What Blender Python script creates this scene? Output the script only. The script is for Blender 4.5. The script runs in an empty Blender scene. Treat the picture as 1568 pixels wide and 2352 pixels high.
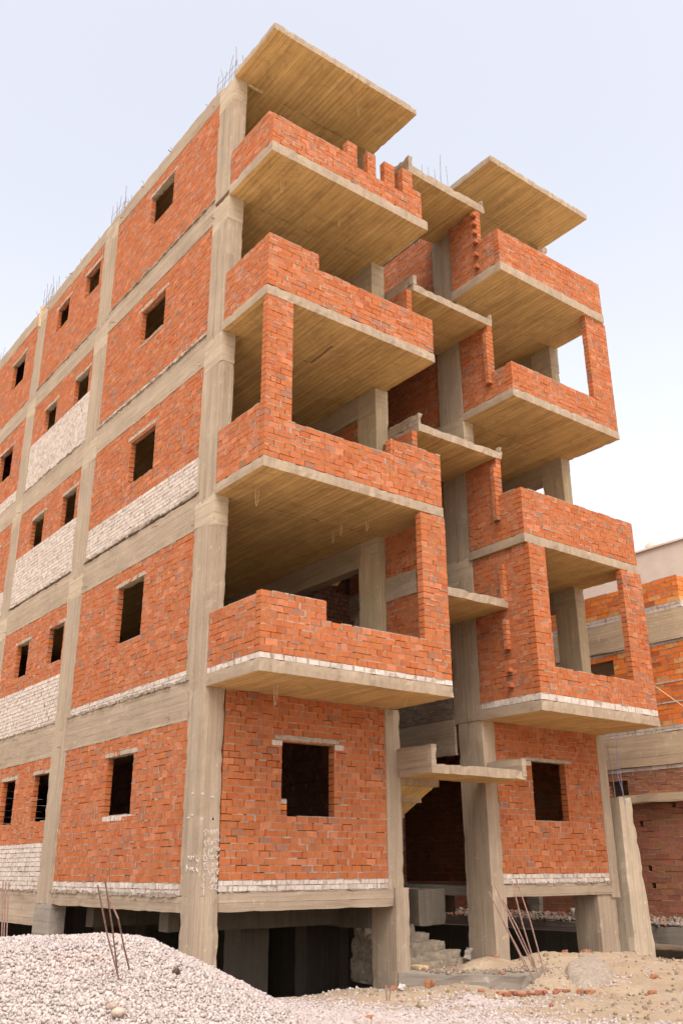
import bpy, math, random
import numpy as np
from mathutils import Matrix, Vector
sc = bpy.context.scene
R = math.radians
# ---------------------------------------------------------------- camera
YAW, PITCH, ROLL = R(37.512), R(21.209), R(-0.301)
CAM = Vector((-6.539, -11.758, 1.012))
fw = Vector((math.sin(YAW)*math.cos(PITCH), math.cos(YAW)*math.cos(PITCH), math.sin(PITCH)))
rt = Vector((math.cos(YAW), -math.sin(YAW), 0)); up = rt.cross(fw)
r2 = math.cos(ROLL)*rt + math.sin(ROLL)*up; u2 = -math.sin(ROLL)*rt + math.cos(ROLL)*up
cd = bpy.data.cameras.new('camera'); cam = bpy.data.objects.new('camera', cd)
sc.collection.objects.link(cam); sc.camera = cam
m = Matrix((r2, u2, -fw)).transposed().to_4x4(); m.translation = CAM; cam.matrix_world = m
cd.sensor_fit = 'VERTICAL'; cd.sensor_height = 24; cd.lens = 2117.36/2352*24
cd.clip_end = 2000; cd.clip_start = .05
# ---------------------------------------------------------------- sky, sun, exposure
SUN_AZ, SUN_EL = R(-150), R(60)          # azimuth from +Y towards +X: high behind the camera, veiled by haze
w = bpy.data.worlds.new('World'); sc.world = w; w.use_nodes = True
nt = w.node_tree; bg = nt.nodes['Background']
sky = nt.nodes.new('ShaderNodeTexSky'); sky.sky_type = 'NISHITA'; sky.sun_disc = False
sky.sun_elevation = SUN_EL; sky.sun_rotation = SUN_AZ
sky.air_density = 1.0; sky.dust_density = 4.0; sky.ozone_density = 1.0
hs = nt.nodes.new('ShaderNodeHueSaturation'); hs.inputs['Saturation'].default_value = .30
nt.links.new(sky.outputs[0], hs.inputs['Color'])
mx = nt.nodes.new('ShaderNodeMix'); mx.data_type = 'RGBA'; mx.blend_type = 'MULTIPLY'; mx.inputs[0].default_value = 1
mx.inputs[7].default_value = (.985, .965, .975, 1)
nt.links.new(hs.outputs[0], mx.inputs[6]); nt.links.new(mx.outputs[2], bg.inputs[0])
bg.inputs[1].default_value = 0.15
sd = bpy.data.lights.new('sun', 'SUN'); sd.energy = .65; sd.angle = R(40); sd.color = (1, .92, .8)
so = bpy.data.objects.new('sun', sd); sc.collection.objects.link(so)
so.rotation_euler = Vector((-math.sin(SUN_AZ)*math.cos(SUN_EL), -math.cos(SUN_AZ)*math.cos(SUN_EL), -math.sin(SUN_EL))).to_track_quat('-Z', 'Y').to_euler()
so.location = (10, 20, 40)
sc.view_settings.view_transform = 'Standard'; sc.view_settings.look = 'None'
sc.view_settings.gamma = 1; sc.view_settings.exposure = 1.40
sc.render.engine = 'CYCLES'
sc.cycles.max_bounces = 10; sc.cycles.diffuse_bounces = 6
rng = np.random.default_rng(7); rnd = random.Random(11)
U = rnd.uniform

# ---------------------------------------------------------------- materials
def newmat(name, rough=.9):
    m = bpy.data.materials.new(name); m.use_nodes = True
    n = m.node_tree; b = n.nodes['Principled BSDF']; b.inputs['Roughness'].default_value = rough
    b.inputs['Specular IOR Level'].default_value = .25
    return m, n, b
def nd(n, t, **k):
    x = n.nodes.new(t)
    for a, v in k.items():
        if a.startswith('i_'):
            x.inputs[int(a[2:])].default_value = v
        else: setattr(x, a, v)
    return x
def noise(n, vec, scale, detail=4, rough=.6, dist=0):
    x = nd(n, 'ShaderNodeTexNoise'); x.inputs['Scale'].default_value = scale
    x.inputs['Detail'].default_value = detail; x.inputs['Roughness'].default_value = rough; x.inputs['Distortion'].default_value = dist
    n.links.new(vec, x.inputs['Vector']); return x.outputs['Fac']
def mapr(n, f, a, b, c, d):
    x = nd(n, 'ShaderNodeMapRange'); n.links.new(f, x.inputs[0])
    for i, v in enumerate((a, b, c, d)): x.inputs[i+1].default_value = v
    return x.outputs[0]
def mth(n, op, a, b=None):
    x = nd(n, 'ShaderNodeMath', operation=op)
    for i, v in enumerate((a, b)):
        if v is None: continue
        if isinstance(v, (int, float)): x.inputs[i].default_value = v
        else: n.links.new(v, x.inputs[i])
    return x.outputs[0]
def mixc(n, f, a, b, mode='MIX'):
    x = nd(n, 'ShaderNodeMix', data_type='RGBA', blend_type=mode)
    if isinstance(f, (int, float)): x.inputs[0].default_value = f
    else: n.links.new(f, x.inputs[0])
    for i, v in ((6, a), (7, b)):
        if isinstance(v, tuple): x.inputs[i].default_value = (*v, 1)
        else: n.links.new(v, x.inputs[i])
    return x.outputs[2]
def bump(n, b, h, dist=.01, st=1.0):
    x = nd(n, 'ShaderNodeBump'); x.inputs['Distance'].default_value = dist; x.inputs['Strength'].default_value = st
    n.links.new(h, x.inputs['Height']); n.links.new(x.outputs[0], b.inputs['Normal'])

def concrete(name, mode, dark, light, board=.1, tint=(1, 1, 1)):
    """board-marked concrete; mode 'col': vertical boards, 'beam': horizontal boards, 'slab': soffit boards along y"""
    m, n, b = newmat(name)
    tc = nd(n, 'ShaderNodeTexCoord'); ob = tc.outputs['Object']
    sp = nd(n, 'ShaderNodeSeparateXYZ'); n.links.new(ob, sp.inputs[0]); X, Y, Z = sp.outputs
    ge = nd(n, 'ShaderNodeNewGeometry'); sn = nd(n, 'ShaderNodeSeparateXYZ'); n.links.new(ge.outputs['Normal'], sn.inputs[0])
    warp = mapr(n, noise(n, ob, 1.3, 2), 0, 1, -.012, .012)
    if mode == 'col': u = mth(n, 'ADD', X, Y); sc_ = (9, 9, .55)
    elif mode == 'beam': u = Z; sc_ = (.6, .6, 9)
    else: u = X; sc_ = (9, .55, 3)
    u = mth(n, 'DIVIDE', mth(n, 'ADD', u, warp), board)
    cell = mth(n, 'FLOOR', u); fr = mth(n, 'SUBTRACT', u, cell)
    wn = nd(n, 'ShaderNodeTexWhiteNoise', noise_dimensions='1D'); n.links.new(cell, wn.inputs['W'])
    edge = mth(n, 'ABSOLUTE', mth(n, 'SUBTRACT', fr, .5))
    line = mapr(n, edge, .42, .5, 0, 1)                      # board joints
    if mode == 'slab':                                       # only the soffit carries the boards
        up_ = mapr(n, mth(n, 'ABSOLUTE', sn.outputs[2]), .5, .8, 0, 1)
        line = mth(n, 'MULTIPLY', line, up_)
    mp = nd(n, 'ShaderNodeMapping'); mp.inputs['Scale'].default_value = sc_; n.links.new(ob, mp.inputs[0])
    streak = noise(n, mp.outputs[0], 1.6, 6, .65, .4)
    blot = noise(n, ob, 1.1, 4, .6, .6); fine = noise(n, ob, 38, 4, .7); med = noise(n, ob, 9, 4, .65)
    f = mth(n, 'ADD', mth(n, 'MULTIPLY', mapr(n, streak, .3, .7, 0, 1), .50), mth(n, 'MULTIPLY', mapr(n, blot, .3, .7, 0, 1), .28))
    f = mth(n, 'ADD', f, mth(n, 'MULTIPLY', wn.outputs[0], .22 if mode != 'slab' else .20))
    f = mth(n, 'ADD', f, mth(n, 'MULTIPLY', mapr(n, fine, .3, .7, -1, 1), .07))
    col = mixc(n, f, dark, light)
    if mode == 'slab':                                       # soffit colour holds warm bounce light as well as shuttering stain
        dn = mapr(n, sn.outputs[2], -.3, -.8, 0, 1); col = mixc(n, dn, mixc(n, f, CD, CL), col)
        stn = mapr(n, noise(n, ob, 1.7, 8, .8, 1.5), .50, .68, 0, .45); col = mixc(n, stn, col, (.20, .135, .075))
        tp_ = mapr(n, sn.outputs[2], .3, .8, 0, 1); col = mixc(n, tp_, col, (.13, .10, .075))   # floor tops darkened to cut light bounced onto the ceilings
    laint = mapr(n, med, .60, .72, 0, .6 if mode != 'slab' else .12)                   # laitance patches
    col = mixc(n, laint, col, tuple(min(1, c*1.25) for c in light))
    ln = mth(n, 'MULTIPLY', line, mapr(n, noise(n, ob, 3.1, 3), .35, .6, .05 if mode != 'slab' else .35, .8 if mode != 'slab' else 1))
    col = mixc(n, mth(n, 'MULTIPLY', ln, .45 if mode != 'slab' else .75), col, tuple(c*.5 for c in dark))
    pit = nd(n, 'ShaderNodeTexVoronoi'); pit.inputs['Scale'].default_value = 26; n.links.new(ob, pit.inputs['Vector'])
    pt = mapr(n, pit.outputs['Distance'], 0, .13, 1, 0)
    pt = mth(n, 'MULTIPLY', pt, mapr(n, noise(n, ob, 5, 2), .55, .62, 0, 1))
    col = mixc(n, mth(n, 'MULTIPLY', pt, .6), col, tuple(c*.4 for c in dark))
    n.links.new(col, b.inputs['Base Color'])
    h = mth(n, 'ADD', mth(n, 'MULTIPLY', streak, .8), mth(n, 'MULTIPLY', fine, .35))
    h = mth(n, 'ADD', h, mth(n, 'MULTIPLY', wn.outputs[0], .5 if mode != 'slab' else .7))
    h = mth(n, 'SUBTRACT', h, mth(n, 'ADD', mth(n, 'MULTIPLY', ln, -.5), mth(n, 'MULTIPLY', pt, 1.0)))
    bump(n, b, h, .008, .9)
    return m
CD, CL = (.205, .150, .100), (.41, .315, .222)
M = {}
M['col'] = concrete('column_concrete', 'col', CD, CL, .075)
M['beam'] = concrete('beam_concrete', 'beam', CD, CL, .12)
M['slab'] = concrete('slab_concrete', 'slab', (.33, .195, .070), (.78, .52, .225), .105)
M['warm'] = concrete('pale_column_concrete', 'col', (.30, .222, .135), (.54, .42, .265), .075)
M['head'] = concrete('fresh_concrete', 'beam', (.27, .205, .135), (.47, .375, .265), .2)
M['shade'] = concrete('shaded_entrance_concrete', 'col', (.12, .098, .072), (.22, .18, .135), .15)  # darker concrete copy: the entrance shade is put into its colour
M['pit'] = concrete('shaded_basement_concrete', 'col', (.07, .056, .04), (.13, .105, .075), .15)  # darkest concrete copy, with the basement's shade painted in
M['base'] = concrete('basement_concrete', 'beam', (.17, .14, .11), (.31, .26, .21), .2)
M['ncon'] = concrete('old_concrete', 'beam', (.36, .255, .16), (.54, .405, .27), .16)
M['rawcol'] = concrete('rough_concrete', 'col', (.30, .235, .16), (.56, .45, .325), .22)

def brickmat(name, smudge=.55):
    m, n, b = newmat(name, .88)
    at = nd(n, 'ShaderNodeAttribute', attribute_name='bcol'); ob = nd(n, 'ShaderNodeTexCoord').outputs['Object']
    c = at.outputs['Color']
    v = mapr(n, noise(n, ob, 14, 5, .7), .25, .75, .80, 1.22)
    hv = nd(n, 'ShaderNodeHueSaturation'); n.links.new(c, hv.inputs['Color']); n.links.new(v, hv.inputs['Value'])
    spot = mapr(n, noise(n, ob, 11, 2, .5, .3), .58, .67, 0, smudge)
    c = mixc(n, spot, hv.outputs[0], (.20, .12, .085))
    dust = mapr(n, noise(n, ob, 2.2, 4, .7), .5, .75, 0, .22)
    c = mixc(n, dust, c, (.42, .24, .16))
    n.links.new(c, b.inputs['Base Color'])
    bump(n, b, mth(n, 'ADD', noise(n, ob, 40, 5, .75), noise(n, ob, 130, 2, .6)), .006, .8)
    return m
M['brick'] = brickmat('brick_masonry'); M['stone'] = brickmat('crushed_stone', .12)

def plain(name, col, rough=.9, var=.25, scale=12, bd=.004):
    m, n, b = newmat(name, rough); ob = nd(n, 'ShaderNodeTexCoord').outputs['Object']
    c = mixc(n, mapr(n, noise(n, ob, scale, 5, .7), .3, .7, 0, 1), tuple(x*(1-var) for x in col), tuple(min(1, x*(1+var)) for x in col))
    n.links.new(c, b.inputs['Base Color']); bump(n, b, noise(n, ob, scale*4, 4, .7), bd, .8); return m
M['mortar'] = plain('cement_mortar', (.27, .215, .165), .95, .3, 16, .012)
M['dusty'] = plain('dusty_steps', (.24, .19, .135), .95, .35, 7, .02)
M['lintel'] = plain('rough_lintel_concrete', (.33, .27, .205), .95, .3, 14, .012)
M['steel'] = plain('rusty_steel', (.20, .115, .085), .7, .35, 30, .001)
M['greysteel'] = plain('dull_grey_steel', (.22, .19, .19), .6, .25, 30, .001)
M['wood'] = plain('weathered_wood', (.50, .36, .20), .8, .3, 25, .003)
M['chalk'] = plain('white_chalk', (.50, .43, .37), .95, .12, 60, .001)
M['plaster'] = plain('cream_plaster', (.66, .545, .45), .9, .06, 3, .003)
M['cord'] = plain('blue_cord', (.25, .25, .55), .6, .1, 30, .001)
M['cloth'] = plain('paper_sack', (.55, .45, .36), .9, .2, 12, .004)

def sandmat():
    m, n, b = newmat('sandy_ground', .95); ob = nd(n, 'ShaderNodeTexCoord').outputs['Object']
    a = mapr(n, noise(n, ob, .9, 5, .65, .5), .35, .65, 0, 1)
    c = mixc(n, a, (.32, .23, .145), (.42, .315, .21))
    g = mapr(n, noise(n, ob, 2.3, 5, .7), .52, .66, 0, .7)
    c = mixc(n, g, c, (.36, .30, .24))
    vo = nd(n, 'ShaderNodeTexVoronoi'); vo.inputs['Scale'].default_value = 34; n.links.new(ob, vo.inputs['Vector'])
    pk = mapr(n, vo.outputs['Distance'], .10, .22, 1, 0)
    pk = mth(n, 'MULTIPLY', pk, mapr(n, noise(n, ob, 3.7, 3), .5, .62, 0, .8))
    c = mixc(n, pk, c, (.5, .42, .36))
    ln_ = nd(n, 'ShaderNodeVectorMath', operation='LENGTH'); n.links.new(ob, ln_.inputs[0])
    c = mixc(n, mapr(n, ln_.outputs['Value'], 11, 15, 0, 1), c, (.70, .57, .41))     # far sand made paler to bounce light up onto the soffits
    f = noise(n, ob, 60, 4, .7); c = mixc(n, mapr(n, f, .3, .7, .18, 0), c, (.20, .14, .09))
    n.links.new(c, b.inputs['Base Color'])
    h = mth(n, 'ADD', mth(n, 'MULTIPLY', noise(n, ob, 7, 6, .7), 2.2), mth(n, 'ADD', mth(n, 'MULTIPLY', f, .5), mth(n, 'MULTIPLY', pk, .6)))
    bump(n, b, h, .03, 1); return m
M['sand'] = sandmat()

# ---------------------------------------------------------------- mesh helpers
def snoise(P, f=1.0, seed=0):
    r = np.random.default_rng(1000+seed); s = np.zeros(len(P))
    for o in range(4):
        k = r.normal(size=(3, 3))*f*(1.9**o); ph = r.uniform(0, 6.28, 3)
        s += np.sin(P@k.T+ph).prod(axis=1)*(.62**o)
    return s
class MB:
    def __init__(s): s.v = []; s.f = []; s.c = []; s.n = 0
    def add(s, V, F, col=None):
        V = np.asarray(V, float); s.v.append(V)
        for f in F: s.f.append([i+s.n for i in f]); s.c.append(col if col is not None else (1, 1, 1))
        s.n += len(V)
    def box(s, x0, x1, y0, y1, z0, z1, col=None):
        V = [(x, y, z) for x in (x0, x1) for y in (y0, y1) for z in (z0, z1)]
        s.add(V, [(0, 1, 3, 2), (4, 6, 7, 5), (0, 4, 5, 1), (2, 3, 7, 6), (0, 2, 6, 4), (1, 5, 7, 3)], col)
    def cbox(s, x0, x1, y0, y1, z0, z1, res=.14, jit=.005, chip=.012, warp=None, seed=None, seg=None, col=None):
        """box with gridded faces, uneven surface and chipped edges"""
        d = (x1-x0, y1-y0, z1-z0)
        N = [max(1, min(90, int(round(a/res)))) for a in d] if seg is None else seg
        idx = {}; V = []; F = []; E = []
        def vid(i, j, k):
            key = (i, j, k)
            if key not in idx:
                idx[key] = len(V); V.append((x0+d[0]*i/N[0], y0+d[1]*j/N[1], z0+d[2]*k/N[2]))
                E.append([(1 if i == 0 else -1 if i == N[0] else 0), (1 if j == 0 else -1 if j == N[1] else 0), (1 if k == 0 else -1 if k == N[2] else 0)])
            return idx[key]
        for k in (0, N[2]):
            for i in range(N[0]):
                for j in range(N[1]):
                    q = (vid(i, j, k), vid(i+1, j, k), vid(i+1, j+1, k), vid(i, j+1, k)); F.append(q if k else q[::-1])
        for j in (0, N[1]):
            for i in range(N[0]):
                for k in range(N[2]):
                    q = (vid(i, j, k), vid(i+1, j, k), vid(i+1, j, k+1), vid(i, j, k+1)); F.append(q if not j else q[::-1])
        for i in (0, N[0]):
            for j in range(N[1]):
                for k in range(N[2]):
                    q = (vid(i, j, k), vid(i, j+1, k), vid(i, j+1, k+1), vid(i, j, k+1)); F.append(q if i else q[::-1])
        V = np.array(V); E = np.array(E, float)
        s0 = seed if seed is not None else rnd.randrange(9999)
        disp = np.stack([snoise(V, 2.2, s0+q) for q in range(3)], 1)*jit
        on = (np.abs(E).sum(1) >= 2)
        r = np.random.default_rng(s0); amt = np.where(r.random(len(V)) < .35, r.random(len(V)), r.random(len(V))*.25)*chip
        V = V+disp*np.abs(E)+E*(amt*on)[:, None]
        if warp: V = warp(V)
        s.add(V, F, col)
    def tube(s, pts, r, n=6, col=None):
        pts = [Vector(p) for p in pts]; rings = []
        for i, p in enumerate(pts):
            t = (pts[min(i+1, len(pts)-1)]-pts[max(i-1, 0)]).normalized()
            a = t.orthogonal().normalized() if i == 0 else (a0-t*a0.dot(t)).normalized()
            a0 = a; b = t.cross(a)
            rings.append([tuple(p+a*r*math.cos(6.2832*q/n)+b*r*math.sin(6.2832*q/n)) for q in range(n)])
        V = [v for g in rings for v in g]; F = []
        for i in range(len(pts)-1):
            for q in range(n): F.append((i*n+q, i*n+(q+1) % n, (i+1)*n+(q+1) % n, (i+1)*n+q))
        F.append(tuple(range(n))[::-1]); F.append(tuple((len(pts)-1)*n+q for q in range(n))); s.add(V, F, col)
    def build(s, name, mat, parent=None, label=None, smooth=False, useco=False):
        me = bpy.data.meshes.new(name); me.from_pydata(np.concatenate(s.v).tolist(), [], s.f)
        me.materials.append(M[mat] if isinstance(mat, str) else mat)
        if useco:
            a = me.attributes.new('bcol', 'FLOAT_COLOR', 'FACE')
            c = np.ones((len(s.f), 4), np.float32); c[:, :3] = np.array(s.c); a.data.foreach_set('color', c.ravel())
        if smooth: me.polygons.foreach_set('use_smooth', [True]*len(me.polygons))
        me.update(); o = bpy.data.objects.new(name, me); sc.collection.objects.link(o)
        if parent:
            o.parent = parent
            o.matrix_parent_inverse = (Matrix.Translation(-parent.location) if parent.type == 'EMPTY' else Matrix())
        if label: o['label'] = label
        return o
def tag(o, label, cat=None, group=None, kind=None):
    if label: o['label'] = label
    if cat: o['category'] = cat
    if group: o['group'] = group
    if kind: o['kind'] = kind
    return o
def empty(name, loc, label, cat, group=None):
    o = bpy.data.objects.new(name, None); sc.collection.objects.link(o); o.location = loc; o.empty_display_size = .3
    return tag(o, label, cat, group)

# ---------------------------------------------------------------- brickwork, laid brick by brick
def bcol(kind):
    if kind == 'w':
        k = U(.86, 1.1); return (.50*k, .425*k, .36*k)
    if kind == 'm':
        k = U(.8, 1.15); return (.30*k, .222*k, .168*k)
    r = rnd.random(); k = U(.84, 1.14)
    if kind == 'n':
        if r < .12: return (.66*k, .28*k, .09*k)
        if r < .2: return (.44*k, .11*k, .03*k)
        return (.66*k, .165*k*U(.85, 1.2), .03*k)
    if kind == 'd':
        return (.30*k, .115*k*U(.85, 1.2), .062*k)
    if kind == 'g':
        return (.17*k, .135*k, .10*k)
    k = U(.92, 1.07); g = U(.94, 1.07)
    if kind == 'i': return (.10*k, .04*k, .024*k)  # interior walls near black: room shade put into the brick colour
    if r < .05: return (.27*k, .11*k, .058*k)
    if r < .15: return (.42*k, .140*k, .058*k)
    if r < .23: return (.34*k, .085*k, .024*k)
    return (.365*k, .104*k*g, .031*k*g)
def wall(mb, ax, c, t, u0, u1, z0, z1, kind='r', holes=(), bl=.186, ch=.0965, top=None, tops=(), half=.035, gap=.006, miss=.45):
    nrow = max(1, round((z1-z0)/ch)); h = (z1-z0)/nrow
    holes = list(holes)+[(a-(1 if a <= u0+1e-3 else 0), b+(1 if b >= u1-1e-3 else 0), hh, 999) for a, b, hh in tops]
    def bx(a, b, f, k, lo, hi, col, j=0):
        r = lambda: U(-j, j)
        P = []
        for u in (a, b):
            for d in (f, k):
                for z in (lo, hi): P.append((u+r()*.7, d+r(), z+r()*.6) if ax == 'x' else (d+r(), u+r()*.7, z+r()*.6))
        mb.add(P, [(0, 1, 3, 2), (4, 6, 7, 5), (0, 4, 5, 1), (2, 3, 7, 6), (0, 2, 6, 4), (1, 5, 7, 3)], col)
    def patch(a, b, lo, hi, d):
        if kind == 'i': return
        q = U(-.002, .002)
        P = [(a, d, lo+q), (b, d, lo-q), (b, d, hi+q), (a, d, hi-q)]
        if ax != 'x': P = [(p[1], p[0], p[2]) for p in P]
        mb.add(P, [(0, 1, 2, 3)], bcol('m'))
    wob = [U(-.004, .004) for _ in range(nrow+1)]
    for r in range(nrow):
        lo, hi = z0+r*h+wob[r]*(r > 0), z0+(r+1)*h+wob[r+1]*(r < nrow-1); zm = (lo+hi)/2
        iv = [(u0, u1)]
        for (a, b, p, q) in holes:
            if p < zm < q:
                nw = []
                for (s, e) in iv:
                    if b <= s or a >= e: nw.append((s, e)); continue
                    if a > s: nw.append((s, a))
                    if b < e: nw.append((b, e))
                iv = nw
        for (s, e) in iv:
            if e-s < .02: continue
            u = s; first = True
            while u < e-1e-6:
                if rnd.random() < half and not first: v = u+bl*.5
                else:
                    q = math.floor((u-u0-bl*.5*(r % 2)+.3*bl)/bl)+1; v = u0+bl*.5*(r % 2)+q*bl+U(-.007, .007)
                first = False; v = min(e, v)
                if e-v < .045: v = e
                if top is None or zm < top((u+v)/2):
                    dj = U(-.003, .003)
                    bx(u+gap, v-gap, c+dj, c+t-U(-.003, .004), lo+gap*U(.6, 1.1), hi-gap*U(.6, 1.1), bcol(kind), .0015)
                    bx(u+(.03 if u <= s+1e-6 else 0), v-(.03 if v >= e-1e-6 else 0), c+.03, c+t-.03, lo+.004, hi-(.004 if r < nrow-1 else .03), bcol('m') if kind != 'i' else (.05, .04, .03))  # interior mortar darkened too, shade held in its colour
                    # bed joint (sometimes squeezed out), head joint (sometimes empty)
                    s_ = rnd.random()
                    if s_ < .13: patch(u+U(0, .05), v, hi-U(.010, .017), hi+U(.004, .009), c-U(.002, .006))
                    elif s_ < .80: patch(u+(.012 if u <= s+1e-6 else 0), v-(.012 if v >= e-1e-6 else 0), hi-.009, hi+.009, c+U(.0, .008))
                    if v >= e-1e-6: pass
                    elif rnd.random() > miss: patch(v-.010, v+.010, lo, hi, c+U(.001, .009))
                    elif rnd.random() < .12: patch(v-.016, v+.014, lo, hi, c-.007)
                u = v
def lumps(mb, ax, c, u0, u1, z, h=.035, out=.03):
    u = u0
    while u < u1:
        L = U(.04, .14); hh = h*U(.3, 1.2); d = out*U(.2, 1.1)
        if ax == 'y': mb.cbox(c-d, c+.03, u, u+L*1.3, z-hh*.5, z+hh, seg=[1, 2, 1], jit=.006, chip=.02)
        else: mb.cbox(u, u+L*1.3, c-d, c+.03, z-hh*.5, z+hh, seg=[2, 1, 1], jit=.006, chip=.02)
        u += L*U(.8, 1.15)
# ================================================================ THE BUILDING
B = empty('apartment_building', (0, 0, 0), 'unfinished five-storey concrete frame building with red brick infill and open balconies', 'building')
ZB = [3.49, 6.49, 9.46, 12.28, 15.05]      # soffits of the balcony slabs
ZT = [3.67, 6.66, 9.64, 12.49, 15.20]      # tops
BB = [3.07, 6.06, 9.05, 11.97, 14.81]      # undersides of the facade beams
YE = 19.0; BASE = -3.0
DD = [1.42, 1.38, 1.36, 1.39, 1.36]
WL = [3.58, 3.58, 3.57, 3.52, 3.39]; XB = [5.60, 5.56, 5.60, 5.48, 5.47]; XE = [8.92, 8.90, 8.87, 8.78, 8.66]

# --- columns
def column(x0, x1, y0, y1, z0, z1, mat='col', label=None, **k):
    mb = MB(); mb.cbox(x0, x1, y0, y1, z0, z1, res=.13, jit=.004, chip=.014, **k); o = mb.build('column', mat, B, label)
    if z1-z0 > 2.3 and z0 > 3 and mat in ('col', 'warm'):               # paler last pour under the slab
        zc = z1-U(.42, .62); sl = U(-.25, .25); hb = MB()
        def wp_(V):
            V = V.copy(); lowv = V[:, 2] < zc+.05; V[lowv, 2] += sl*(V[lowv, 1]-y0)+snoise(V[lowv], 9, 2)*.02; return V
        hb.cbox(x0-.003, x1+.003, y0-.003, y1+.003, zc, z1-.002, res=.08, jit=.003, chip=.01, warp=wp_); hb.build('column_head', 'head', o)
    return o
cols = []
segs = [(-3.0, .70), (.69, ZB[0]), (3.48, ZB[1]), (6.48, ZB[2]), (9.45, ZB[3]), (12.4, ZB[4])]
c0 = [(0, .375, .0, .40), (0, .33, 0, .47), (.002, .25, .0, .62), (0, .25, 0, .60), (.002, .30, 0, .56), (0, .28, 0, .54)]
for (za, zb), (a, b, c, d) in zip(segs, c0): cols.append(column(a, b, c, d, za, zb+.01))
for (ya, yb) in ((5.10, 5.82), (9.5, 10.12), (13.9, 14.5), (18.4, 19.0)):
    column(.001, .28, ya-.03, yb+.02, BASE, .50, mat='base')
    for (za, zb) in segs[1:]:
        if za < 1: za = .48
        column(.001+U(0, .004), .26, ya+U(-.01, .01), yb+U(-.01, .01), za, zb+.02)
LINc = [(3.47, 3.75, -.03, .56, BASE, .74), (3.36, 3.68, 0, .58, .73, ZB[0]), (3.30, 3.56, .0, .56, 3.6, ZB[1]), (3.30, 3.60, 0, .56, 6.6, ZB[2]), (3.27, 3.58, 0, .6, 9.6, ZB[3]), (3.16, 3.44, 0, .6, 12.4, ZB[4])]
for i, a in enumerate(LINc): cols.append(column(*a[:5], a[5]+.01, mat='warm' if i > 1 else 'col'))
for a in [(5.62, 5.95, -.02, .60, -1.5, .75), (5.62, 5.93, 0, .60, .74, ZB[0]+.1), (5.60, 5.88, .005, .68, 3.5, ZB[1]+.1), (5.60, 5.88, .005, .68, 6.5, ZB[2]+.1), (5.60, 5.88, .005, .68, 9.5, ZB[3]+.1), (5.60, 5.88, .005, .68, 12.3, ZB[4]+.02)]: column(*a)
for a in [(8.80, 9.06, 0, .56, .5, ZB[0]), (8.42, 8.95, .03, .6, BASE, .585), (8.60, 8.88, .0, .56, 3.6, ZB[1]+.01, 'warm'), (8.58, 8.86, .0, .56, 6.6, ZB[2]+.01, 'warm'), (8.56, 8.84, 0, .56, 9.6, ZB[3]+.01, 'warm'), (8.50, 8.76, 0, .56, 12.4, ZB[4]+.01, 'warm')]: column(*a)
# columns down in the basement
for (x, y, wx, wy) in ((1.95, 2.0, .55, .5), (3.95, 3.0, .75, .35), (1.7, 6.5, .4, .6), (3.4, 8.2, .5, .5), (6.1, 5.2, .5, .5), (8.4, 6.2, .5, .5), (2.2, 10.5, .5, .5), (5.6, 10, .5, .5), (8.4, 12, .5, .5)):
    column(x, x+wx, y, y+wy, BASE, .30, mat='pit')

# --- slabs
def slab(name, x0, x1, y0, y1, z0, z1, mat='slab', res=.16, **k):
    mb = MB(); mb.cbox(x0, x1, y0, y1, z0, z1, res=res, **{'jit': .006, 'chip': .022, **k}); return mb.build(name, mat, B)
slabs = []
for k in range(5):
    nm = 'roof_slab' if k == 4 else 'floor_slab'
    slabs.append(slab(nm, 0, WL[k], -DD[k], .02, ZB[k], ZT[k], res=.09, jit=.003, chip=.013))
    slabs.append(slab(nm, XB[k], XE[k], -DD[k], .02, ZB[k], ZT[k], res=.09, jit=.003, chip=.011))
    slab(nm, .12, min(3.6, WL[k]), .02, YE, ZB[k]+.002, ZT[k]-.004, res=.4)
    slab(nm, 5.62, max(XE[k], 8.9), .02, YE, ZB[k]+.002, ZT[k]-.004, res=.4)
slab('floor_slab', .3, 3.36, .3, YE, .50, .70, mat='base', res=.5); slab('floor_slab', 5.95, 9.0, .3, YE, .57, .74, mat='base', res=.5)
slab('floor_slab', 3.36, 5.7, 2.4, YE, .50, .70, mat='base', res=.5)
for k in range(5): slab('floor_slab', 3.61, 5.61, 3.95, YE, ZB[k]+.004, ZT[k]-.006, res=.5) if k == 0 else None

# --- facade beams
def beam(x0, x1, y0, y1, z0, z1, mat='beam', res=.14):
    mb = MB(); mb.cbox(x0, x1, y0, y1, z0, z1, res=res, jit=.005, chip=.016); return mb.build('beam', mat, B)
bl_ = []
for k in range(5):
    ys = [.50, 5.2, 9.6, 14.0, YE]
    for i in range(4): bl_.append(beam(.006+.002*(i % 2), .25, ys[i]+.0, ys[i+1]+.02, BB[k]+(.0 if i == 0 else -.04*(k == 0)), ZT[k]+.0+.003*(i % 2)))
beam(.008, .26, .38, 5.15, .47, .68); beam(.010, .27, 5.6, 9.6, .11, .685); beam(.008, .27, 10.0, YE, .11, .685)
beam(.36, 3.47, -.004, .25, .48, .735); beam(5.94, 8.86, .004, .25, .56, .765)
for k in range(1, 5):                                     # deep beams running back from the inner columns
    beam(3.28, 3.52, .5, 6.5, ZB[k]-.45, ZB[k]+.01); beam(5.64, 5.86, .6, 6.5, ZB[k]-.40, ZB[k]+.01)
    beam(8.6, 8.84, .5, 6.5, ZB[k]-.40, ZB[k]+.01)
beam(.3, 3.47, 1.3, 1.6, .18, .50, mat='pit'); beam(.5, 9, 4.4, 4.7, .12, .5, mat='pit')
beam(3.40, 3.66, .55, 4.4, .15, .5, mat='pit')

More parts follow.
